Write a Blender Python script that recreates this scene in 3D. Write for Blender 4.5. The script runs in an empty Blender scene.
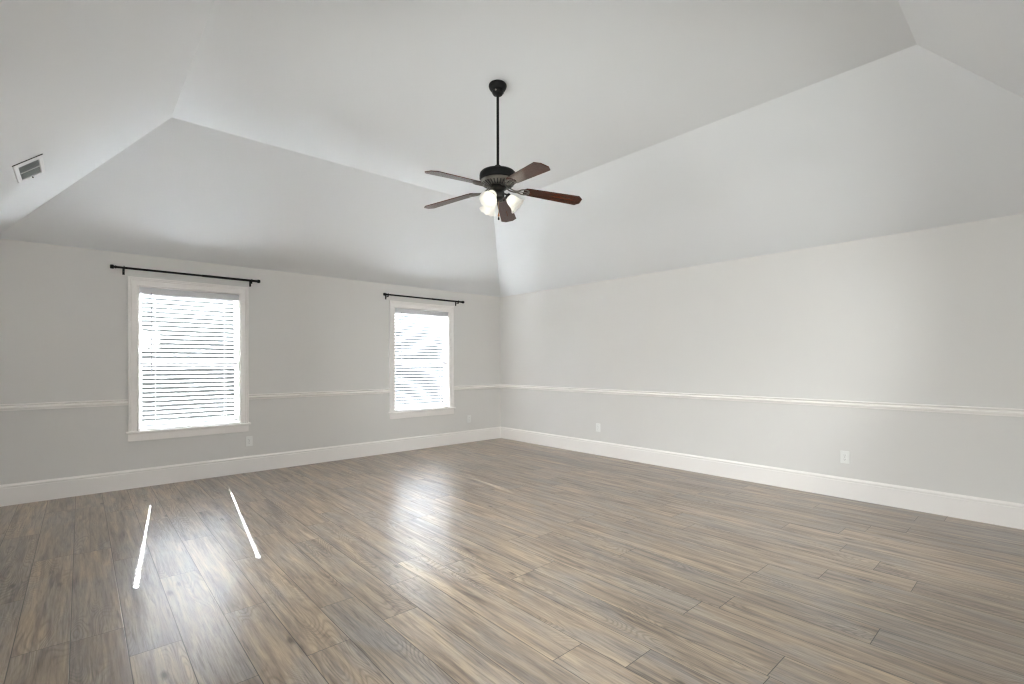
import bpy, bmesh, math, random
from mathutils import Vector, Matrix
PI = math.pi
C = bpy.context.scene.collection
scn = bpy.context.scene
R = math.radians

# ------------------------------------------------------------ room dimensions
W, L = 6.024, 7.015          # room size along the window wall / along the right wall
H1, H2 = 2.44, 3.456         # wall height, height of the flat ceiling
IA, IB = 1.186, 1.2415       # horizontal run of the sloped ceiling parts
T = 0.15                     # wall thickness

# ------------------------------------------------------------ camera
cam_d = bpy.data.cameras.new('camera')
cam = bpy.data.objects.new('camera', cam_d); C.objects.link(cam); scn.camera = cam
F_PX, YAW, ROLL = 483.21, 0.7288, -0.0023
cam_d.sensor_fit = 'HORIZONTAL'; cam_d.sensor_width = 36
cam_d.lens = F_PX / 1024 * 36
cam_d.shift_y = 21.3 / 1024
cam_d.clip_start = 0.05; cam_d.clip_end = 200
_r = Vector((math.cos(YAW), -math.sin(YAW), 0)); _u = Vector((0, 0, 1)); _f = Vector((math.sin(YAW), math.cos(YAW), 0))
right = _r * math.cos(ROLL) + _u * math.sin(ROLL)
up = -_r * math.sin(ROLL) + _u * math.cos(ROLL)
M = Matrix.Identity(4)
for i in range(3):
    M[i][0] = right[i]; M[i][1] = up[i]; M[i][2] = -_f[i]
M.translation = Vector((-5.437, -6.3885, 1.2919))
cam.matrix_world = M

# ------------------------------------------------------------ exposure, world, sun
vs = scn.view_settings
vs.view_transform = 'Standard'; vs.look = 'None'; vs.gamma = 1.0; vs.use_curve_mapping = False
vs.exposure = 1.36
cy = scn.cycles
cy.max_bounces = 14; cy.diffuse_bounces = 10; cy.glossy_bounces = 4; cy.transmission_bounces = 8; cy.transparent_max_bounces = 12
cy.sample_clamp_indirect = 150.0; cy.caustics_reflective = False; cy.caustics_refractive = False
cy.use_denoising = True; cy.filter_width = 1.25; cy.use_light_tree = False

world = bpy.data.worlds.new('world'); scn.world = world; world.use_nodes = True
wn, wl = world.node_tree.nodes, world.node_tree.links
bg = wn['Background']
tc = wn.new('ShaderNodeTexCoord'); sx = wn.new('ShaderNodeSeparateXYZ'); rp = wn.new('ShaderNodeValToRGB')
mr = wn.new('ShaderNodeMapRange'); mr.inputs['From Min'].default_value = -1; mr.inputs['From Max'].default_value = 1
wl.new(tc.outputs['Generated'], sx.inputs[0]); wl.new(sx.outputs['Z'], mr.inputs['Value']); wl.new(mr.outputs[0], rp.inputs[0])
e = rp.color_ramp.elements
WORLD = [(0.0, (3.8, 3.8, 3.8)), (.22, (3.8, 3.8, 3.8)), (.30, (2.6, 2.6, 2.6)), (.38, (1.0, .99, .98)), (.45, (.08, .08, .08)),
         (.50, (.07, .071, .073)), (.56, (.08, .083, .086)), (.60, (.5, .54, .60)), (.68, (.75, .82, .92)), (1.0, (.55, .70, .98))]
e[0].position = WORLD[0][0]; e[0].color = (*WORLD[0][1], 1)
e[1].position = WORLD[-1][0]; e[1].color = (*WORLD[-1][1], 1)
for p_, c_ in WORLD[1:-1]:
    k = e.new(p_); k.color = (*c_, 1)
wl.new(rp.outputs[0], bg.inputs['Color']); bg.inputs['Strength'].default_value = 1.4

sun_d = bpy.data.lights.new('sun', 'SUN'); sun = bpy.data.objects.new('sun', sun_d); C.objects.link(sun)
sun_d.energy = 52.0; sun_d.angle = R(.40); sun_d.color = (.93, .965, 1)
sun.rotation_euler = Vector((-.122, -1, -.685)).to_track_quat('-Z', 'Y').to_euler()
sun.location = (0, 4, 5)

# windows: (x0, x1) on the window wall
WIN = [(-4.983, -4.035), (-2.022, -1.078)]
WZ0, WZ1 = 0.592, 2.115
for (x0, x1) in WIN:      # portals: they give no light, they only tell the sampler where the daylight enters
    pd = bpy.data.lights.new('portal', 'AREA'); pd.shape = 'RECTANGLE'; pd.size = x1 - x0; pd.size_y = WZ1 - WZ0
    po = bpy.data.objects.new('portal', pd); C.objects.link(po)
    po.location = ((x0 + x1) / 2, .16, (WZ0 + WZ1) / 2); po.rotation_euler = (-PI / 2, 0, 0)
    pd.cycles.is_portal = True

# added unseen windows in the left wall, with area lights outside as room fill
ADDED_LWIN = [(-5.95, -4.75), (-3.75, -2.55)]
ADDED_FWIN = [(-4.983, -4.035), (-2.022, -1.078)]      # same pair added in the unseen front wall for more fill
for nm, wins, en, loc, rz in (('side_fill', ADDED_LWIN, 400, lambda m: (-W - .60, m, WZ1 + .15), -PI / 2), ('front_fill', ADDED_FWIN, 300, lambda m: (m, -L - .60, WZ1 + .15), 0)):
    ad = bpy.data.lights.new(nm, 'AREA'); ad.shape = 'RECTANGLE'; ad.size = wins[1][1] - wins[0][0] + .3; ad.size_y = 1.6
    ad.energy = en; ad.color = (.985, .99, 1)
    ao = bpy.data.objects.new(nm, ad); C.objects.link(ao)
    ao.location = loc((wins[0][0] + wins[1][1]) / 2); ao.rotation_euler = (R(90 - 35), 0, rz)     # added fill light, falling slightly downwards

# ------------------------------------------------------------ materials
def mat(name, col, rough=.5, metal=0, **kw):
    m = bpy.data.materials.new(name); m.use_nodes = True
    b = m.node_tree.nodes['Principled BSDF']
    b.inputs['Base Color'].default_value = (*col, 1); b.inputs['Roughness'].default_value = rough; b.inputs['Metallic'].default_value = metal
    for k, v in kw.items(): b.inputs[k].default_value = v
    return m
def add_bump(m, scale, strength, dist=.002, detail=3):
    n, l = m.node_tree.nodes, m.node_tree.links
    t = n.new('ShaderNodeTexCoord'); z = n.new('ShaderNodeTexNoise'); z.inputs['Scale'].default_value = scale; z.inputs['Detail'].default_value = detail
    b = n.new('ShaderNodeBump'); b.inputs['Strength'].default_value = strength; b.inputs['Distance'].default_value = dist
    l.new(t.outputs['Object'], z.inputs['Vector']); l.new(z.outputs['Fac'], b.inputs['Height']); l.new(b.outputs[0], n['Principled BSDF'].inputs['Normal'])
    return m
M_WALL = add_bump(mat('wall_paint', (.705, .69, .668), .62), 260, .12, .0006)
M_CEIL = add_bump(mat('ceiling_paint', (.735, .745, .755), .7), 180, .12, .0008)
M_TRIM = mat('trim_paint', (.87, .84, .815), .38)
M_BLIND = mat('blind_plastic', (.67, .67, .69), .4)
M_CORD = mat('cord', (.8, .8, .8), .8)
M_WAND = mat('wand_clear', (.35, .36, .38), .15)
M_VINYL = mat('sash_vinyl', (.82, .82, .83), .35)
M_BLACK = mat('black_iron', (.006, .006, .006), .5, 0, **{'Specular IOR Level': .18})
M_BRONZE = mat('dark_bronze', (.012, .011, .009), .35, .2, **{'Specular IOR Level': .4})
M_IRON = mat('blade_iron_pewter', (.13, .12, .11), .3, .85)
M_NICKEL = mat('aged_pewter', (.21, .20, .18), .34, .85)
M_PLATE = mat('outlet_plastic', (.82, .82, .80), .35)
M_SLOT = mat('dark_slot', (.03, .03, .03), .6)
M_VENT = mat('vent_enamel', (.74, .74, .74), .4)
M_VDARK = mat('vent_slat', (.30, .33, .325), .5)
M_FOB = mat('pull_fob_wood', (.30, .13, .05), .35)
M_CHAIN = mat('chain_brass', (.35, .27, .15), .35, .9)

def glass_mat():
    m = bpy.data.materials.new('window_glass'); m.use_nodes = True
    n, l = m.node_tree.nodes, m.node_tree.links
    n.remove(n['Principled BSDF'])
    t = n.new('ShaderNodeBsdfTransparent'); t.inputs[0].default_value = (.93, .95, .94, 1)
    g = n.new('ShaderNodeBsdfGlossy'); g.inputs['Roughness'].default_value = .02
    f = n.new('ShaderNodeFresnel'); f.inputs[0].default_value = 1.45
    x = n.new('ShaderNodeMixShader'); l.new(f.outputs[0], x.inputs[0]); l.new(t.outputs[0], x.inputs[1]); l.new(g.outputs[0], x.inputs[2])
    l.new(x.outputs[0], n['Material Output'].inputs[0]); return m
M_GLASS = glass_mat()
def shade_mat():
    m = bpy.data.materials.new('frosted_glass'); m.use_nodes = True
    n, l = m.node_tree.nodes, m.node_tree.links
    b = n['Principled BSDF']; b.inputs['Base Color'].default_value = (.93, .92, .88, 1); b.inputs['Roughness'].default_value = .3
    t = n.new('ShaderNodeBsdfTranslucent'); t.inputs[0].default_value = (.96, .95, .92, 1)
    x = n.new('ShaderNodeMixShader'); x.inputs[0].default_value = .5
    l.new(b.outputs[0], x.inputs[1]); l.new(t.outputs[0], x.inputs[2]); l.new(x.outputs[0], n['Material Output'].inputs[0]); return m
M_SHADE = shade_mat()
M_BULB = mat('lit_bulb', (.9, .9, .9), .4); _b = M_BULB.node_tree.nodes['Principled BSDF']
_b.inputs['Emission Color'].default_value = (1, .955, .88, 1); _b.inputs['Emission Strength'].default_value = 1.1
M_BULB.cycles.emission_sampling = 'NONE'

def N(nt, typ, **kw):
    n = nt.nodes.new(typ)
    for k, v in kw.items(): setattr(n, k, v)
    return n
def math_(nt, op, a, b=None, c=None):
    n = nt.nodes.new('ShaderNodeMath'); n.operation = op
    for i, v in enumerate((a, b, c)):
        if v is None: continue
        if isinstance(v, (int, float)): n.inputs[i].default_value = v
        else: nt.links.new(v, n.inputs[i])
    return n.outputs[0]
def ramp(nt, fac, stops, interp='LINEAR'):
    n = nt.nodes.new('ShaderNodeValToRGB'); n.color_ramp.interpolation = interp
    el = n.color_ramp.elements
    el[0].position, el[0].color = stops[0][0], (*stops[0][1], 1)
    el[1].position, el[1].color = stops[-1][0], (*stops[-1][1], 1)
    for p_, c_ in stops[1:-1]:
        k = el.new(p_); k.color = (*c_, 1)
    nt.links.new(fac, n.inputs[0]); return n.outputs[0]
def mixc(nt, fac, a, b, mode='MIX'):
    n = nt.nodes.new('ShaderNodeMix'); n.data_type = 'RGBA'; n.blend_type = mode
    for s, v in ((n.inputs[0], fac), (n.inputs[6], a), (n.inputs[7], b)):
        if isinstance(v, (int, float)): s.default_value = v
        elif isinstance(v, tuple): s.default_value = (*v, 1)
        else: nt.links.new(v, s)
    return n.outputs[2]

PW, PL, PX0 = .1955, 1.38, -6.0615     # plank width, plank length, first seam
KNOWN = {2: -3.33, 3: -3.35, 4: -3.67, 5: -2.81, 6: -3.54, 7: -4.19, 8: -3.807, 9: -4.14, 10: -3.815, 11: -4.94, 12: -5.178,
         13: -4.23, 14: -5.60, 15: -5.12, 16: -5.213, 17: -5.827, 18: -5.157, 19: -5.17, 20: -5.45, 21: -5.853, 22: -5.64, 23: -5.41, 27: -5.643}
def floor_mat():
    m = bpy.data.materials.new('laminate_planks'); m.use_nodes = True
    nt = m.node_tree; l = nt.links; bsdf = nt.nodes['Principled BSDF']
    tc = N(nt, 'ShaderNodeTexCoord'); sp = N(nt, 'ShaderNodeSeparateXYZ'); l.new(tc.outputs['Object'], sp.inputs[0])
    X, Y = sp.outputs['X'], sp.outputs['Y']
    u = math_(nt, 'DIVIDE', math_(nt, 'SUBTRACT', X, PX0), PW)
    row = math_(nt, 'FLOOR', u); fu = math_(nt, 'SUBTRACT', u, row)
    rnd = random.Random(4)
    offs = []
    for k in range(32):
        y = KNOWN.get(k, None)
        offs.append(((y % PL) / PL) if y is not None else rnd.random())
    st = [(k / 32.0, (offs[k],) * 3) for k in range(32)]
    off = ramp(nt, math_(nt, 'DIVIDE', math_(nt, 'ADD', row, .5), 32.0), st, 'CONSTANT')
    v = math_(nt, 'SUBTRACT', math_(nt, 'DIVIDE', Y, PL), off)
    col = math_(nt, 'FLOOR', v); fv = math_(nt, 'SUBTRACT', v, col)
    cb = N(nt, 'ShaderNodeCombineXYZ'); l.new(row, cb.inputs[0]); l.new(col, cb.inputs[1])
    wn_ = N(nt, 'ShaderNodeTexWhiteNoise', noise_dimensions='2D'); l.new(cb.outputs[0], wn_.inputs['Vector'])
    rs = N(nt, 'ShaderNodeSeparateColor'); l.new(wn_.outputs['Color'], rs.inputs[0])
    r1, r2, r3 = rs.outputs[0], rs.outputs[1], rs.outputs[2]
    # seam distance in metres
    du = math_(nt, 'MULTIPLY', math_(nt, 'MINIMUM', fu, math_(nt, 'SUBTRACT', 1.0, fu)), PW)
    dv = math_(nt, 'MULTIPLY', math_(nt, 'MINIMUM', fv, math_(nt, 'SUBTRACT', 1.0, fv)), PL)
    d = math_(nt, 'MINIMUM', du, dv)
    seam = N(nt, 'ShaderNodeMapRange'); seam.inputs['From Min'].default_value = .0009; seam.inputs['From Max'].default_value = .0026
    seam.inputs['To Min'].default_value = 1; seam.inputs['To Max'].default_value = 0; l.new(d, seam.inputs['Value'])
    seam = seam.outputs[0]
    # plank-local coordinates with a random shift per plank
    def coords(sx_, sy_, k):
        c = N(nt, 'ShaderNodeCombineXYZ')
        l.new(math_(nt, 'ADD', math_(nt, 'MULTIPLY', X, sx_), math_(nt, 'MULTIPLY', r1, 37.0 * k)), c.inputs[0])
        l.new(math_(nt, 'ADD', math_(nt, 'MULTIPLY', Y, sy_), math_(nt, 'MULTIPLY', r2, 53.0 * k)), c.inputs[1])
        l.new(math_(nt, 'MULTIPLY', r3, 11.0 * k), c.inputs[2]); return c.outputs[0]
    def noise(vec, scale, detail=4, rough=.55, dist=0):
        n = N(nt, 'ShaderNodeTexNoise'); l.new(vec, n.inputs['Vector']); n.inputs['Scale'].default_value = scale
        n.inputs['Detail'].default_value = detail; n.inputs['Roughness'].default_value = rough; n.inputs['Distortion'].default_value = dist
        return n.outputs['Fac']
    streak = noise(coords(24, 1.5, 1), 1.0, 5, .6, .6)          # broad streaks along the plank
    fine = noise(coords(110, 5, 2), 1.0, 6, .7, .3)            # fine grain
    blotch = noise(coords(5, 1.6, 3), 1.0, 3, .55, .8)          # grey weathering
    # cathedral grain: contour lines of a stretched noise
    cath = noise(coords(7.5, 1.5, 4), 1.0, 1, .4, .2)
    rings = math_(nt, 'SINE', math_(nt, 'MULTIPLY', cath, 190.0))
    base = ramp(nt, streak, [(.28, (.105, .082, .066)), (.40, (.225, .177, .138)), (.52, (.33, .26, .196)), (.62, (.415, .328, .240)), (.78, (.53, .415, .285))])
    grey = ramp(nt, fine, [(.3, (.18, .173, .172)), (.7, (.35, .333, .322))])
    gfac = N(nt, 'ShaderNodeMapRange'); gfac.inputs['From Min'].default_value = .42; gfac.inputs['From Max'].default_value = .66; gfac.inputs['To Max'].default_value = .55
    l.new(blotch, gfac.inputs['Value'])
    c1 = mixc(nt, gfac.outputs[0], base, grey)
    fr = ramp(nt, fine, [(.30, (.55, .53, .52)), (.50, (1, 1, 1)), (.72, (1.22, 1.2, 1.17))])
    c2 = mixc(nt, .8, c1, fr, 'MULTIPLY')
    rg = ramp(nt, math_(nt, 'ADD', math_(nt, 'MULTIPLY', rings, .5), .5), [(.0, (.66, .64, .62)), (.45, (1, 1, 1)), (1, (1.1, 1.1, 1.1))])
    msk = N(nt, 'ShaderNodeMapRange'); msk.inputs['From Min'].default_value = .50; msk.inputs['From Max'].default_value = .62; l.new(noise(coords(4, 1.0, 5), 1.0, 1), msk.inputs['Value'])
    c3 = mixc(nt, math_(nt, 'MULTIPLY', msk.outputs[0], .75), c2, mixc(nt, 1.0, c2, rg, 'MULTIPLY'))
    # knots
    vo = N(nt, 'ShaderNodeTexVoronoi'); l.new(coords(5.5, 1.9, 6), vo.inputs['Vector']); vo.inputs['Scale'].default_value = 1.0
    kn = N(nt, 'ShaderNodeMapRange'); kn.inputs['From Min'].default_value = .03; kn.inputs['From Max'].default_value = .10; kn.inputs['To Min'].default_value = .75; kn.inputs['To Max'].default_value = 0
    l.new(math_(nt, 'ADD', vo.outputs['Distance'], math_(nt, 'MULTIPLY', math_(nt, 'SUBTRACT', fine, .5), .12)), kn.inputs['Value'])
    c4 = mixc(nt, kn.outputs[0], c3, (.03, .024, .02))
    crk = N(nt, 'ShaderNodeMapRange'); crk.inputs['From Min'].default_value = .64; crk.inputs['From Max'].default_value = .74; crk.inputs['To Max'].default_value = .6
    l.new(noise(coords(42, 2.2, 7), 1.0, 3, .5, .4), crk.inputs['Value'])
    c4 = mixc(nt, crk.outputs[0], c4, (.06, .05, .045))
    tone = ramp(nt, r3, [(0, (.88, .88, .89)), (.5, (1, .985, .97)), (1, (1.10, 1.07, 1.03))])
    c5 = mixc(nt, 1.0, c4, tone, 'MULTIPLY')
    c6 = mixc(nt, math_(nt, 'MULTIPLY', seam, .85), c5, (.012, .010, .009))
    l.new(c6, bsdf.inputs['Base Color'])
    rr = N(nt, 'ShaderNodeMapRange'); rr.inputs['To Min'].default_value = .27; rr.inputs['To Max'].default_value = .34
    l.new(fine, rr.inputs['Value']); l.new(rr.outputs[0], bsdf.inputs['Roughness'])
    bsdf.inputs['Specular IOR Level'].default_value = .7
    hgt = math_(nt, 'SUBTRACT', math_(nt, 'MULTIPLY', math_(nt, 'ADD', fine, math_(nt, 'MULTIPLY', math_(nt, 'MULTIPLY', rings, msk.outputs[0]), .15)), .35), math_(nt, 'MULTIPLY', seam, 1.6))
    bp = N(nt, 'ShaderNodeBump'); bp.inputs['Strength'].default_value = .35; bp.inputs['Distance'].default_value = .0012
    l.new(hgt, bp.inputs['Height']); l.new(bp.outputs[0], bsdf.inputs['Normal'])
    return m
M_FLOOR = floor_mat()

def blade_mat():
    m = bpy.data.materials.new('mahogany_blade'); m.use_nodes = True
    nt = m.node_tree; l = nt.links; b = nt.nodes['Principled BSDF']
    tc = N(nt, 'ShaderNodeTexCoord'); mp = N(nt, 'ShaderNodeMapping'); mp.inputs['Scale'].default_value = (3, 55, 1)
    l.new(tc.outputs['Object'], mp.inputs[0])
    n = N(nt, 'ShaderNodeTexNoise'); n.inputs['Scale'].default_value = 1; n.inputs['Detail'].default_value = 5; n.inputs['Distortion'].default_value = .4
    l.new(mp.outputs[0], n.inputs['Vector'])
    c = ramp(nt, n.outputs['Fac'], [(.3, (.022, .006, .004)), (.55, (.075, .018, .008)), (.75, (.13, .038, .016))])
    l.new(c, b.inputs['Base Color']); b.inputs['Roughness'].default_value = .15
    b.inputs['Coat Weight'].default_value = 0; b.inputs['Specular IOR Level'].default_value = .6; b.inputs['Coat Roughness'].default_value = .15
    return m
M_BLADE = blade_mat()

# ------------------------------------------------------------ mesh helpers
def obj(name, bm, m, parent=None, smooth=False, kind=None):
    bmesh.ops.recalc_face_normals(bm, faces=bm.faces[:])
    me = bpy.data.meshes.new(name); bm.to_mesh(me); bm.free()
    if m: me.materials.append(m)
    if smooth:
        for p in me.polygons: p.use_smooth = True
        me.set_sharp_from_angle(angle=R(smooth if smooth is not True else 35))
    o = bpy.data.objects.new(name, me); C.objects.link(o)
    if parent: o.parent = parent
    if kind: o['kind'] = kind
    return o
def thing(name, label, cat, loc=(0, 0, 0), rz=0, group=None):
    o = bpy.data.objects.new(name, None); C.objects.link(o); o.empty_display_size = .1
    o.location = loc; o.rotation_euler = (0, 0, rz); o['label'] = label; o['category'] = cat
    if group: o['group'] = group
    return o
def BM(): return bmesh.new()
def bx(bm, x0, x1, y0, y1, z0, z1, bev=0, mat_=None):
    g = bmesh.ops.create_cube(bm, size=1)
    vs_ = g['verts']
    for v in vs_:
        v.co = Vector((x0 + (v.co.x + .5) * (x1 - x0), y0 + (v.co.y + .5) * (y1 - y0), z0 + (v.co.z + .5) * (z1 - z0)))
    if bev:
        es = list({e_ for v in vs_ for e_ in v.link_edges})
        r = bmesh.ops.bevel(bm, geom=es, offset=bev, segments=2, affect='EDGES', profile=.5)
        vs_ = list({v for f in r['faces'] for v in f.verts} | {v for v in vs_ if v.is_valid})
    if mat_ is not None: bmesh.ops.transform(bm, matrix=mat_, verts=[v for v in vs_ if v.is_valid])
    return vs_
def lathe(bm, prof, seg=48, mtx=None):
    """prof: list of (r, z). Closed at the axis when r==0."""
    rings = []
    for r_, z in prof:
        if r_ < 1e-6: rings.append([bm.verts.new((0, 0, z))])
        else: rings.append([bm.verts.new((r_ * math.cos(2 * PI * k / seg), r_ * math.sin(2 * PI * k / seg), z)) for k in range(seg)])
    for a, b in zip(rings, rings[1:]):
        if len(a) == 1 and len(b) == 1: continue
        for k in range(seg):
            j = (k + 1) % seg
            if len(a) == 1: bm.faces.new((a[0], b[j], b[k]))
            elif len(b) == 1: bm.faces.new((a[k], a[j], b[0]))
            else: bm.faces.new((a[k], a[j], b[j], b[k]))
    if mtx is not None:
        bmesh.ops.transform(bm, matrix=mtx, verts=[v for g in rings for v in g])
    return [v for g in rings for v in g]
def tube(bm, pts, rad, seg=10, cap=True):
    pts = [Vector(p) for p in pts]
    rads = rad if isinstance(rad, (list, tuple)) else [rad] * len(pts)
    prev = None; rings = []
    for i, p in enumerate(pts):
        t = (pts[min(i + 1, len(pts) - 1)] - pts[max(i - 1, 0)]).normalized()
        if prev is None:
            n = t.orthogonal().normalized()
        else:
            n = (prev - t * prev.dot(t)).normalized()
        prev = n; b = t.cross(n)
        rings.append([bm.verts.new(p + (n * math.cos(2 * PI * k / seg) + b * math.sin(2 * PI * k / seg)) * rads[i]) for k in range(seg)])
    for a, b in zip(rings, rings[1:]):
        for k in range(seg):
            j = (k + 1) % seg; bm.faces.new((a[k], a[j], b[j], b[k]))
    if cap: bm.faces.new(rings[0]); bm.faces.new(rings[-1])
def sweep(bm, prof, frames):
    """prof: closed list of (u, v); frames: functions (u,v)->Vector, one per station."""
    rings = [[bm.verts.new(f(u, v)) for u, v in prof] for f in frames]
    n = len(prof)
    for a, b in zip(rings, rings[1:]):
        for k in range(n):
            j = (k + 1) % n; bm.faces.new((a[k], a[j], b[j], b[k]))
    bm.faces.new(rings[0]); bm.faces.new(rings[-1])
def prism(bm, pts, z0, z1):
    lo = [bm.verts.new((x, y, z0)) for x, y in pts]; hi = [bm.verts.new((x, y, z1)) for x, y in pts]
    n = len(pts)
    bm.faces.new(lo); bm.faces.new(hi)
    for k in range(n): bm.faces.new((lo[k], lo[(k + 1) % n], hi[(k + 1) % n], hi[k]))
    return lo + hi

# ------------------------------------------------------------ room shell
b = BM(); bx(b, -W - T, T, -L - T, T, -.12, 0); obj('floor', b, M_FLOOR, kind='structure')
# window wall: solid pieces round the two openings, welded into one mesh
b = BM()
xs = [-W - T, WIN[0][0], WIN[0][1], WIN[1][0], WIN[1][1], T]; zs = [0, WZ0, WZ1, H1]
for i in range(5):
    if i in (1, 3):
        bx(b, xs[i], xs[i + 1], 0, T, zs[0], zs[1]); bx(b, xs[i], xs[i + 1], 0, T, zs[2], zs[3])
    else:
        bx(b, xs[i], xs[i + 1], 0, T, 0, H1)
obj('wall_back', b, M_WALL, kind='structure')
b = BM(); bx(b, 0, T, -L - T, 0, 0, H1); obj('wall_right', b, M_WALL, kind='structure')
b = BM(); ys = [-L - T, ADDED_LWIN[0][0], ADDED_LWIN[0][1], ADDED_LWIN[1][0], ADDED_LWIN[1][1], 0]
for i in range(5):
    if i in (1, 3):
        bx(b, -W - T, -W, ys[i], ys[i + 1], zs[0], zs[1]); bx(b, -W - T, -W, ys[i], ys[i + 1], zs[2], zs[3])
    else:
        bx(b, -W - T, -W, ys[i], ys[i + 1], 0, H1)
obj('wall_left', b, M_WALL, kind='structure')
b = BM(); xs2 = [-W, ADDED_FWIN[0][0], ADDED_FWIN[0][1], ADDED_FWIN[1][0], ADDED_FWIN[1][1], 0]
for i in range(5):
    if i in (1, 3):
        bx(b, xs2[i], xs2[i + 1], -L - T, -L, zs[0], zs[1]); bx(b, xs2[i], xs2[i + 1], -L - T, -L, zs[2], zs[3])
    else:
        bx(b, xs2[i], xs2[i + 1], -L - T, -L, 0, H1)
obj('wall_front', b, M_WALL, kind='structure')
# ceiling: flat tray with four slopes, closed shell
b = BM()
def ring(z, dx, dy, ex=0):
    return [b.verts.new(p) for p in ((-W + dx - ex, -L + dy - ex, z), (-dx + ex, -L + dy - ex, z), (-dx + ex, -dy + ex, z), (-W + dx - ex, -dy + ex, z))]
i0 = ring(H1, 0, 0); i1 = ring(H2, IA, IB); o0 = ring(H1, 0, 0, T); o1 = ring(H2 + .12, IA, IB, .06)
b.faces.new(i1); b.faces.new(o1)
for k in range(4):
    j = (k + 1) % 4
    b.faces.new((i0[k], i0[j], i1[j], i1[k])); b.faces.new((o0[k], o0[j], o1[j], o1[k])); b.faces.new((i0[k], i0[j], o0[j], o0[k]))
obj('ceiling', b, M_CEIL, kind='structure')

# baseboards: flat board with a stepped, rounded cap
BB = [(0, 0), (.016, 0), (.016, .158), (.013, .161), (.013, .166), (.0155, .170), (.0155, .176), (.013, .183), (.008, .188), (.006, .195), (0, .195)]
def run(name, prof, wall, a, c, m=M_TRIM, mitre=(True, True)):
    """moulding along a wall from a to c; prof=(out, z)"""
    b = BM()
    ma, mc = mitre
    if wall == 'back': fr = [lambda u, v: Vector((a + (u if ma else 0), -u, v)), lambda u, v: Vector((c - (u if mc else 0), -u, v))]
    if wall == 'front': fr = [lambda u, v: Vector((a + (u if ma else 0), -L + u, v)), lambda u, v: Vector((c - (u if mc else 0), -L + u, v))]
    if wall == 'right': fr = [lambda u, v: Vector((-u, a + (u if ma else 0), v)), lambda u, v: Vector((-u, c - (u if mc else 0), v))]
    if wall == 'left': fr = [lambda u, v: Vector((-W + u, a + (u if ma else 0), v)), lambda u, v: Vector((-W + u, c - (u if mc else 0), v))]
    sweep(b, prof, fr)
    return obj(name, b, m, kind='structure')
run('baseboard_back', BB, 'back', -W, 0); run('baseboard_right', BB, 'right', -L, 0)
run('baseboard_left', BB, 'left', -L, 0); run('baseboard_front', BB, 'front', -W, 0)
CR = [(0, .866), (.010, .866), (.013, .870), (.013, .876), (.019, .882), (.022, .890), (.022, .897), (.017, .903), (.012, .906), (.012, .911), (.018, .916), (.022, .921), (.022, .926), (.019, .929), (0, .929)]
CW = .088   # casing width
ends = [-W, WIN[0][0] - CW, WIN[0][1] + CW, WIN[1][0] - CW, WIN[1][1] + CW, 0]
run('trim_1', CR, 'back', ends[0], ends[1], mitre=(True, False))
run('trim_2', CR, 'back', ends[2], ends[3], mitre=(False, False))
run('trim_3', CR, 'back', ends[4], ends[5], mitre=(False, True))
run('trim_4', CR, 'right', -L, 0); run('trim_5', CR, 'left', ADDED_LWIN[1][1] + CW, 0, mitre=(False, True)); run('trim_7', CR, 'left', ADDED_LWIN[0][1] + CW, ADDED_LWIN[1][0] - CW, mitre=(False, False)); run('trim_8', CR, 'left', -L, ADDED_LWIN[0][0] - CW, mitre=(True, False)); run('trim_6', CR, 'front', ADDED_FWIN[1][1] + CW, 0, mitre=(False, True)); run('trim_9', CR, 'front', ADDED_FWIN[0][1] + CW, ADDED_FWIN[1][0] - CW, mitre=(False, False)); run('trim_10', CR, 'front', -W, ADDED_FWIN[0][0] - CW, mitre=(True, False))

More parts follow.
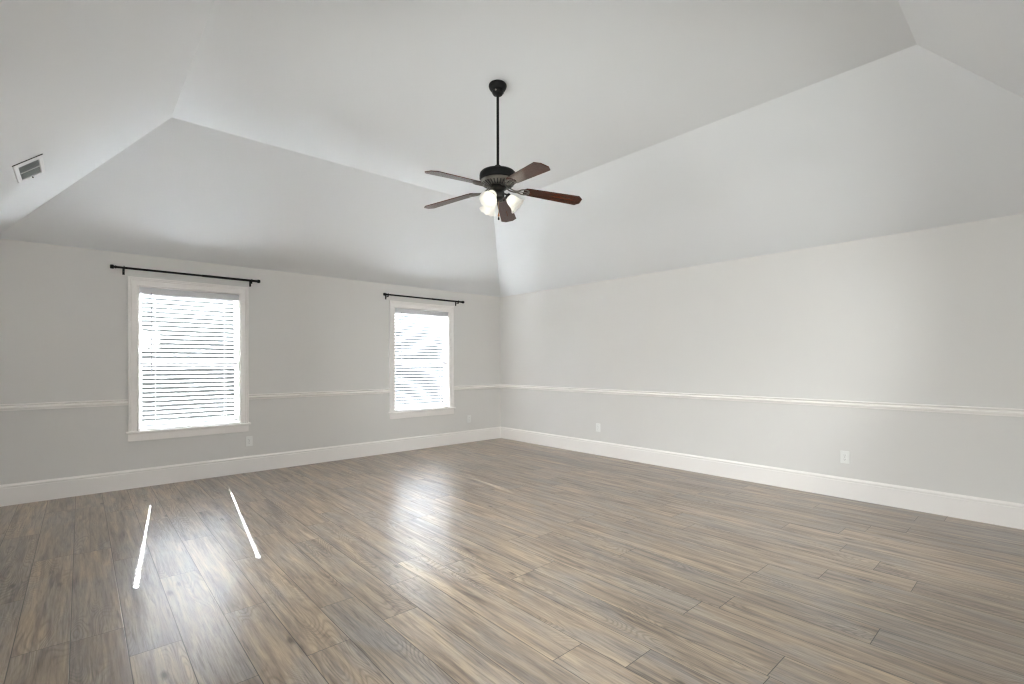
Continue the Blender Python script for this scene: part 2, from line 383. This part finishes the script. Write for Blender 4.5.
# ------------------------------------------------------------ windows
CAS = [(0, 0), (0, .012), (.004, .015), (.010, .015), (.013, .011), (.020, .010), (.050, .012), (.056, .013), (.059, .017), (.064, .019), (.067, .016), (.072, .017), (.074, .024), (.086, .024), (.088, .021), (.088, 0)]
def window(idx, x0, x1, side='back'):
    root = bpy.data.objects.new('window_%d' % idx, None); C.objects.link(root); root['kind'] = 'structure'
    xm = (x0 + x1) / 2
    root.location = {'back': (xm, 0, WZ0), 'left': (-W, xm, WZ0), 'front': (xm, -L, WZ0)}[side]
    root.rotation_euler = (0, 0, {'back': 0, 'left': PI / 2, 'front': PI}[side])
    hw = (x1 - x0) / 2; h = WZ1 - WZ0
    # jamb liner inside the wall opening
    b = BM(); t = .006
    bx(b, -hw, -hw + t, -.001, T, 0, h); bx(b, hw - t, hw, -.001, T, 0, h); bx(b, -hw + t, hw - t, -.001, T, h - t, h); bx(b, -hw + t, hw - t, .02, T + .02, 0, t)
    obj('jamb', b, M_TRIM, root)
    b = BM()
    sweep(b, CAS, [lambda u, v: Vector((-hw - u, -v, 0)), lambda u, v: Vector((-hw - u, -v, h + u)), lambda u, v: Vector((hw + u, -v, h + u)), lambda u, v: Vector((hw + u, -v, 0))])
    obj('casing', b, M_TRIM, root)
    b = BM(); bx(b, -hw - CW - .020, hw + CW + .020, -.042, .0, -.020, 0, .004); bx(b, -hw + .001, hw - .001, -.002, .03, -.018, .0)
    obj('window_sill', b, M_TRIM, root)
    b = BM()
    AP = [(0, -.105), (.010, -.105), (.014, -.100), (.014, -.030), (.018, -.024), (.018, -.020), (0, -.020)]
    sweep(b, AP, [lambda u, v: Vector((-hw - CW, -u, v)), lambda u, v: Vector((hw + CW, -u, v))])
    obj('apron', b, M_TRIM, root)
    # double-hung sashes
    mz = .705 - .0
    def sash(name, y0, y1, z0, z1, bot, top):
        b = BM(); s = .028; a_ = -hw + t; c_ = hw - t
        bx(b, a_, a_ + s, y0, y1, z0, z1, .003); bx(b, c_ - s, c_, y0, y1, z0, z1, .003)
        bx(b, a_ + s, c_ - s, y0, y1, z0, z0 + bot, .003); bx(b, a_ + s, c_ - s, y0, y1, z1 - top, z1, .003)
        o = obj(name, b, M_VINYL, root)
        b = BM(); ym = (y0 + y1) / 2
        bx(b, a_ + s - .004, c_ - s + .004, ym - .0015, ym + .0015, z0 + bot - .004, z1 - top + .004)
        obj('glass_pane', b, M_GLASS, o)
        return o
    lo = sash('lower_sash', .092, .116, t, mz + .025, .055, .05)
    sash('upper_sash', .118, .142, mz - .025, h - t, .05, .045)
    b = BM(); bx(b, -.03, .03, .078, .092, mz + .024, mz + .036, .002); tube(b, [(-.012, .084, mz + .036), (.022, .082, mz + .040)], .004, 8)
    obj('sash_lock', b, M_VINYL, lo)
    return root
for i, (x0, x1) in enumerate(WIN): window(i + 1, x0, x1)
for i, (y0, y1) in enumerate(ADDED_LWIN): window(i + 3, y0, y1, 'left')  # added windows out of view, openings for the side fill
for i, (x0, x1) in enumerate(ADDED_FWIN): window(i + 5, x0, x1, 'front')  # added windows behind the camera, openings for the front fill

# ------------------------------------------------------------ venetian blinds
PITCH, SW, STH, TILT = .048, .050, .0028, R(29)
HOLE_L, HOLE_R = .135, .165
def slat_mesh(b, w, zc, yc, holes):
    """one slat, slightly crowned, inner (room) edge up, with an oblong cord hole at each x in holes"""
    hx = .0044; hy = .0095
    us = sorted({-w / 2, w / 2} | {h_ + s * hx for h_ in holes for s in (-1, 1)})
    vsn = [-SW / 2, -hy, 0, hy, SW / 2]
    ct, st_ = math.cos(TILT), math.sin(TILT)
    def P(u, v, k):
        crown = .0022 * (1 - (2 * v / SW) ** 2)
        n = crown + (STH / 2 if k else -STH / 2)
        # v runs from outside (+y) to room side (-y); room side is up
        return Vector((u, yc - v * ct + n * st_, zc + v * st_ + n * ct))
    top = {}; bot = {}
    for u in us:
        for v in vsn:
            top[u, v] = b.verts.new(P(u, v, 1)); bot[u, v] = b.verts.new(P(u, v, 0))
    cells = set()
    for i in range(len(us) - 1):
        mid = (us[i] + us[i + 1]) / 2
        for j in range(len(vsn) - 1):
            if any(abs(mid - h_) < hx for h_ in holes) and j in (1, 2): continue
            cells.add((i, j))
    for (i, j) in cells:
        a, c = us[i], us[i + 1]; d, f = vsn[j], vsn[j + 1]
        b.faces.new((top[a, d], top[c, d], top[c, f], top[a, f])); b.faces.new((bot[a, f], bot[c, f], bot[c, d], bot[a, d]))
        for (di, dj, p, q) in ((-1, 0, (a, d), (a, f)), (1, 0, (c, f), (c, d)), (0, -1, (c, d), (a, d)), (0, 1, (a, f), (c, f))):
            if (i + di, j + dj) not in cells: b.faces.new((top[p], top[q], bot[q], bot[p]))
def blind(x0, x1, label):
    xc = (x0 + x1) / 2; w = x1 - x0 - .030
    root = thing('window_blind', label, 'window blind', (xc, 0, WZ0), 0, 'white horizontal blinds in the two windows')
    h = WZ1 - WZ0; yc = .042
    b = BM(); bx(b, -w / 2 - .006, w / 2 + .006, .018, .066, h - .066, h - .010, .002)
    head = obj('headrail', b, M_BLIND, root)
    b = BM()
    VP = [(.002, -.080), (.010, -.080), (.012, -.076), (.012, -.018), (.010, -.012), (.002, -.012)]
    sweep(b, VP, [lambda u, v: Vector((-w / 2 - .010, .018 - u, h + v)), lambda u, v: Vector((w / 2 + .010, .018 - u, h + v))])
    obj('valance', b, M_BLIND, root)
    holes = [-w / 2 + HOLE_L - .015, w / 2 - HOLE_R + .015]
    b = BM(); z = h - .098; n = 0; zb = .066
    while z > zb + .012:
        slat_mesh(b, w, z, yc, holes); z -= PITCH; n += 1
    obj('slats', b, M_BLIND, root)
    b = BM(); bx(b, -w / 2, w / 2, yc - .024, yc + .024, .040, .056, .004)
    obj('bottom_rail', b, M_BLIND, root)
    b = BM()
    dx = .0115
    for hx in holes:
        for yy in (yc - .0245, yc + .0245): tube(b, [(hx + dx, yy, .05), (hx + dx, yy, h - .07)], .0007, 5)
    obj('ladder_cord', b, M_CORD, root)
    b = BM(); xw = -w / 2 + .094
    tube(b, [(xw, -.004, h - .070), (xw, -.006, h - .085), (xw, -.006, h - .98)], .0042, 8)
    tube(b, [(xw, .018, h - .06), (xw, -.004, h - .068)], .002, 6)
    obj('tilt_wand', b, M_WAND, root)
    b = BM()
    for q, dz in ((.0, 0), (.012, .03)):
        xq = w / 2 - .14 + q
        tube(b, [(xq, .003, h - .07), (xq, .002, .10 + dz)], .0009, 5)
        lathe(b, [(0, .03), (.003, .028), (.006, .004), (.005, 0), (0, 0)], 10, Matrix.Translation((xq, .002, .072 + dz)))
    obj('lift_cord', b, M_CORD, root)
    return root
blind(*WIN[0], 'white horizontal slat blind in the left window, farther from the room corner')
blind(*WIN[1], 'white horizontal slat blind in the window nearest the room corner')

# ------------------------------------------------------------ curtain rods
def curtain_rod(xa, xb, br, label):
    xc = (xa + xb) / 2; y = -.075; z = 2.276
    root = thing('curtain_rod', label, 'curtain rod', (xc, 0, z), 0, 'black curtain rods above the windows')
    hl = (xb - xa) / 2
    b = BM(); tube(b, [(-hl + .02, y, 0), (.12, y, 0)], .0115, 16); tube(b, [(.10, y, 0), (hl - .02, y, 0)], .0135, 16)
    obj('rod', b, M_BLACK, root, smooth=True)
    for s in (-1, 1):
        b = BM()
        lathe(b, [(0, 0), (.0135, 0), (.016, .004), (.016, .010), (.012, .013), (.012, .018), (.020, .022), (.0215, .030), (.020, .046), (.016, .050), (0, .050)], 24,
              Matrix.Translation((s * (hl - .05), y, 0)) @ Matrix.Rotation(s * PI / 2, 4, 'Y'))
        obj('finial', b, M_BLACK, root, smooth=True)
    for x in br:
        x -= xc
        b = BM()
        bx(b, x - .010, x + .010, -.004, 0, -.062, .016, .001)
        tube(b, [(x, -.003, -.030), (x, -.04, -.028), (x, y, -.018)], .005, 10)
        tube(b, [(x, y + .0175 * math.cos(a), .0175 * math.sin(a)) for a in [R(-30 - 240 * k / 12) for k in range(13)]], .0042, 8)
        tube(b, [(x, y, -.036), (x, y, -.012)], .0065, 10)
        obj('bracket', b, M_BLACK, root, smooth=True)
    return root
curtain_rod(-5.215, -3.835, (-5.105, -3.925), 'long black curtain rod above the left window')
curtain_rod(-2.235, -.835, (-2.165, -.945), 'long black curtain rod above the window nearest the corner')

# ------------------------------------------------------------ outlets
def outlet(loc, rz, label):
    root = thing('electrical_outlet', label, 'outlet', loc, rz, 'white duplex outlets low on the walls')
    b = BM(); bx(b, -.036, .036, -.0055, 0, -.059, .059, .0025); obj('cover_plate', b, M_PLATE, root)
    for s in (-1, 1):
        b = BM()
        pts = []
        for k in range(24):
            a = 2 * PI * k / 24; x = .0172 * math.cos(a); z = .0172 * math.sin(a)
            pts.append((x, max(-.0135, min(.0135, z))))
        vv = prism(b, pts, 0, .0018)
        bmesh.ops.transform(b, matrix=Matrix.Translation((0, -.0055, s * .0195)) @ Matrix.Rotation(PI / 2, 4, 'X'), verts=vv)
        r_ = obj('receptacle', b, M_PLATE, root)
        b = BM(); zc = s * .0195
        bx(b, -.0078, -.0058, -.0079, -.0070, zc - .002, zc + .006); bx(b, .0058, .0078, -.0079, -.0070, zc - .001, zc + .006)
        lathe(b, [(0, 0), (.0024, 0), (.0024, .0008), (0, .0008)], 12, Matrix.Translation((0, -.0071, zc - .0075)) @ Matrix.Rotation(PI / 2, 4, 'X'))
        obj('slots', b, M_SLOT, r_)
    b = BM(); lathe(b, [(0, 0), (.003, 0), (.0026, .0012), (0, .0015)], 14, Matrix.Translation((0, -.0055, 0)) @ Matrix.Rotation(PI / 2, 4, 'X'))
    obj('screw', b, M_NICKEL, root)
    return root
outlet((-3.940, 0, .369), 0, 'white duplex outlet on the window wall just below the right end of the left window')
outlet((-.684, 0, .380), 0, 'white duplex outlet between the right window and the room corner')
outlet((0, -2.119, .384), -PI / 2, 'white duplex outlet on the right wall nearest the corner')
outlet((0, -5.064, .389), -PI / 2, 'white duplex outlet on the right wall farthest from the corner')

# ------------------------------------------------------------ ceiling vent on the left slope
sl = Vector((IA, 0, H2 - H1)).normalized()            # up the slope
nn = Vector((H2 - H1, 0, -IA)).normalized()            # into the room
yy = Vector((0, -1, 0))
MV = Matrix((( yy.x, sl.x, nn.x, 0), (yy.y, sl.y, nn.y, 0), (yy.z, sl.z, nn.z, 0), (0, 0, 0, 1)))
vc = Vector((-5.711, -1.453, H1 + (-5.711 + W) * (H2 - H1) / IA))
vent = thing('air_vent', 'white metal air vent with grey louvres on the left ceiling slope', 'air vent')
vent.matrix_world = Matrix.Translation(vc) @ MV
VL, VW = .202, .096     # half sizes
IL, IW = .152, .066
b = BM()
FR = [(0, 0), (0, .006), (.004, .009), (.012, .010), (.030, .008), (.034, .004), (.034, 0)]
# frame as a mitred ring
prof = [(0, 0), (.002, .005), (.010, .008), (.046, .010), (.050, .006), (.050, 0)]
cs = [(-1, -1), (1, -1), (1, 1), (-1, 1)]
rings = []
for sx_, sy_ in cs:
    rings.append([b.verts.new((sx_ * (VL - u), sy_ * (VW - u * .6), v)) for u, v in prof])
for k in range(4):
    a, c = rings[k], rings[(k + 1) % 4]
    for q in range(len(prof) - 1): b.faces.new((a[q], a[q + 1], c[q + 1], c[q]))
obj('vent_frame', b, M_VENT, vent)
b = BM(); bx(b, -.004, .004, -IW, IW, .001, .010, .001); obj('divider_bar', b, M_VENT, vent)
b = BM(); bx(b, -IL - .002, IL + .002, -IW - .002, IW + .002, -.004, .0005); obj('backing', b, M_SLOT, vent)
b = BM(); bx(b, VL - .004, VL + .006, -VW - .002, VW + .004, -.002, .004); obj('edge_shadow', b, M_SLOT, vent)  # dark strip drawn as the shadow line at the frame's end
for s in (-1, 1):
    b = BM()
    for k in range(19):
        y = -IW + .005 + k * (2 * IW - .010) / 18
        mtx = Matrix.Translation((s * (IL / 2 + .002), y, .005)) @ Matrix.Rotation(R(-28), 4, 'X')
        bx(b, -(IL / 2 - .004), IL / 2 - .004, -.0046, .0046, -.0005, .0005, 0, mtx)
    obj('louvres', b, M_VDARK, vent)
b = BM(); tube(b, [(-IL - .012, 0, .006), (-IL - .016, 0, .018)], .004, 8); obj('damper_lever', b, M_BRONZE, vent, smooth=True)

# ------------------------------------------------------------ ceiling fan
FX, FY = -3.020, -3.522
fan = thing('ceiling_fan', 'five-blade ceiling fan with dark motor, mahogany blades and three lit glass shades', 'ceiling fan', (FX, FY, H2))
UP = .035          # the body hangs a little higher than its profile heights say
Z = lambda z: z - H2 + (UP if z < 2.9 else 0)
b = BM()
lathe(b, [(0, Z(3.456)), (.064, Z(3.456)), (.069, Z(3.449)), (.070, Z(3.438)), (.066, Z(3.424)), (.057, Z(3.410)), (.047, Z(3.403)), (.043, Z(3.401)), (.045, Z(3.395)), (.043, Z(3.386)), (.036, Z(3.375)), (.026, Z(3.369)), (.016, Z(3.368)), (.014, Z(3.362)), (0, Z(3.362))], 48)
can = obj('canopy', b, M_BLACK, fan, smooth=True)
for k in range(3):
    a = R(-150 + 120 * k)
    b = BM()
    lathe(b, [(0, 0), (.007, 0), (.006, .004), (0, .005)], 12, Matrix.Translation((.0435 * math.cos(a), .0435 * math.sin(a), Z(3.391))) @ Matrix.Rotation(a, 4, 'Z') @ Matrix.Rotation(PI / 2, 4, 'Y'))
    obj('canopy_screw', b, M_NICKEL, can, smooth=True)
b = BM(); tube(b, [(0, 0, Z(3.37)), (0, 0, Z(2.75))], .0105, 20); obj('downrod', b, M_BLACK, fan, smooth=True)
b = BM()
lathe(b, [(0, Z(2.790)), (.022, Z(2.790)), (.026, Z(2.784)), (.028, Z(2.760)), (.050, Z(2.752)), (.100, Z(2.746)), (.128, Z(2.738)), (.140, Z(2.726)), (.143, Z(2.712)), (.143, Z(2.686)), (.138, Z(2.676)), (.130, Z(2.670)), (0, Z(2.670))], 64)
mot = obj('motor_housing', b, M_BLACK, fan, smooth=True)
b = BM()
lathe(b, [(.128, Z(2.671)), (.136, Z(2.668)), (.136, Z(2.662)), (.124, Z(2.648)), (.108, Z(2.636)), (.086, Z(2.629)), (.070, Z(2.627)), (0, Z(2.627))], 64)
vr = obj('vent_ring', b, M_NICKEL, mot, smooth=True)
b = BM()
for k in range(30):
    a = 2 * PI * k / 30
    bx(b, .084, .130, -.0050, .0050, -.0012, .0012, .001, Matrix.Rotation(a, 4, 'Z') @ Matrix.Translation((.0, 0, Z(2.6340))) @ Matrix.Translation((.105, 0, 0)) @ Matrix.Rotation(R(-30), 4, 'Y') @ Matrix.Translation((-.105, 0, 0)))
obj('vent_slots', b, M_SLOT, mot)
b = BM()
lathe(b, [(0, Z(2.630)), (.060, Z(2.630)), (.064, Z(2.622)), (.064, Z(2.606)), (.052, Z(2.600)), (.046, Z(2.592)), (.050, Z(2.584)), (.050, Z(2.548)), (.046, Z(2.540)), (.034, Z(2.534)), (.028, Z(2.524)), (.012, Z(2.518)), (.010, Z(2.508)), (0, Z(2.504))], 40)
sw = obj('switch_housing', b, M_BRONZE, fan, smooth=True)
# blades
PITCHB = R(-10); DROOP = R(6)
def blade_outline():
    r0, r1 = .205, .675
    w0, w1 = .052, .069
    return [(r0, -.030), (r0 + .018, -w0 + .004), (r0 + .05, -w0), (r1 - .034, -w1), (r1, -w1 * .48), (r1, w1 * .48), (r1 - .034, w1), (r0 + .05, w0), (r0 + .018, w0 - .004), (r0, .030)]
def make_blade(ang):
    b = BM(); prism(b, blade_outline(), -.003, .003)
    o = obj('blade', b, M_BLADE, fan)
    m = o.modifiers.new('bevel', 'BEVEL'); m.width = .0015; m.segments = 2
    b = BM()
    # blade iron: two curved arms rising from the hub and opening into a scrolled plate under the blade
    for s in (-1, 1):
        pts = [(.060, s * .010, .016), (.095, s * .016, -.004), (.130, s * .010, -.013), (.160, s * .012, -.012), (.185, s * .030, -.008), (.215, s * .036, -.006), (.240, s * .022, -.006), (.248, s * .006, -.006)]
        sm = []
        for i in range(len(pts) - 1):
            for t_ in (0, .25, .5, .75):
                p0 = Vector(pts[max(i - 1, 0)]); p1 = Vector(pts[i]); p2 = Vector(pts[i + 1]); p3 = Vector(pts[min(i + 2, len(pts) - 1)])
                sm.append(.5 * ((2 * p1) + (p2 - p0) * t_ + (2 * p0 - 5 * p1 + 4 * p2 - p3) * t_ ** 2 + (3 * p1 - p0 - 3 * p2 + p3) * t_ ** 3))
        sm.append(Vector(pts[-1]))
        tube(b, sm, .0055, 8)
    tube(b, [(.150, 0, -.012), (.185, 0, -.008), (.246, 0, -.006)], .005, 8)
    for (x, y) in ((.218, -.030), (.218, .030), (.245, 0)):
        lathe(b, [(0, -.009), (.006, -.008), (.008, -.0035), (.008, -.003), (0, -.003)], 12, Matrix.Translation((x, y, 0)))
    i_ = obj('blade_iron', b, M_IRON, o, smooth=True)
    return o, i_
ZB = 2.624
angs = [41, 113, 185, 257, 329]
b0, i0_ = make_blade(0)
for k, a in enumerate(angs):
    if k == 0: o = b0
    else:
        o = b0.copy(); C.objects.link(o); o.parent = fan
        ii = i0_.copy(); C.objects.link(ii); ii.parent = o
    o.matrix_local = Matrix.Translation((0, 0, Z(ZB))) @ Matrix.Rotation(R(a), 4, 'Z') @ Matrix.Rotation(DROOP, 4, 'Y') @ Matrix.Rotation(PITCHB, 4, 'X')
# light kit: three arms with bell shades
def make_arm():
    b = BM()
    tube(b, [(.030, 0, 2.566 - ZB), (.052, 0, 2.572 - ZB), (.066, 0, 2.566 - ZB), (.074, 0, 2.552 - ZB)], .008, 12)
    tiltm = Matrix.Translation((.070, 0, 2.560 - ZB)) @ Matrix.Rotation(R(180 - 46), 4, 'Y')
    lathe(b, [(0, -.004), (.018, -.004), (.025, .002), (.027, .014), (.026, .022), (.024, .022), (.024, .012), (0, .010)], 28, tiltm)
    arm = obj('lamp_arm', b, M_BRONZE, fan, smooth=True)
    b = BM()
    prof = [(.022, .012), (.028, .020), (.037, .034), (.043, .052), (.046, .072), (.050, .090), (.058, .106), (.068, .118), (.070, .120), (.0685, .1215), (.066, .1195), (.0555, .1075), (.0475, .091), (.0435, .072), (.0405, .053), (.0345, .036), (.025, .022), (.020, .012)]
    vv = lathe(b, prof, 40, None)
    # gently scalloped rim
    for v in vv:
        if v.co.z > .10:
            a = math.atan2(v.co.y, v.co.x); v.co.z += .003 * math.cos(10 * a) * (v.co.z - .10) / .02
    bmesh.ops.transform(b, matrix=tiltm, verts=vv)
    sh = obj('lamp_shade', b, M_SHADE, fan, smooth=60)
    b = BM()
    lathe(b, [(0, .012), (.012, .014), (.013, .030), (.018, .040), (.026, .054), (.029, .068), (.026, .082), (.016, .093), (0, .097)], 24, tiltm)
    bu = obj('bulb', b, M_BULB, sh, smooth=60)
    return arm, sh, bu
arm, sh, bu = make_arm()
for k, a in enumerate((-38, 82, 202)):
    if k: A_, S_, B_ = arm.copy(), sh.copy(), bu.copy()
    else: A_, S_, B_ = arm, sh, bu
    if k:
        for q in (A_, S_, B_): C.objects.link(q)
    for q in (A_, S_):
        q.parent = fan; q.matrix_local = Matrix.Translation((0, 0, Z(ZB))) @ Matrix.Rotation(R(a), 4, 'Z')
    B_.parent = S_; B_.matrix_local = Matrix.Identity(4)
# pull chains with fobs
for (dx, dy, zf, m_) in ((-.004, -.012, 2.392, M_FOB), (.012, .006, 2.372, M_BLACK)):
    b = BM(); z = 2.512
    while z > zf + .03:
        lathe(b, [(0, -.0016), (.0014, -.0008), (.0014, .0008), (0, .0016)], 8, Matrix.Translation((dx, dy, Z(z)))); z -= .0034
    tube(b, [(dx, dy, Z(2.515)), (dx, dy, Z(zf + .028))], .0005, 5)
    ch = obj('pull_chain', b, M_CHAIN, fan)
    b = BM(); lathe(b, [(0, .032), (.003, .031), (.004, .024), (.0075, .010), (.007, .002), (.004, 0), (0, 0)], 16, Matrix.Translation((dx, dy, Z(zf))))
    obj('pull_fob', b, m_, ch, smooth=60)
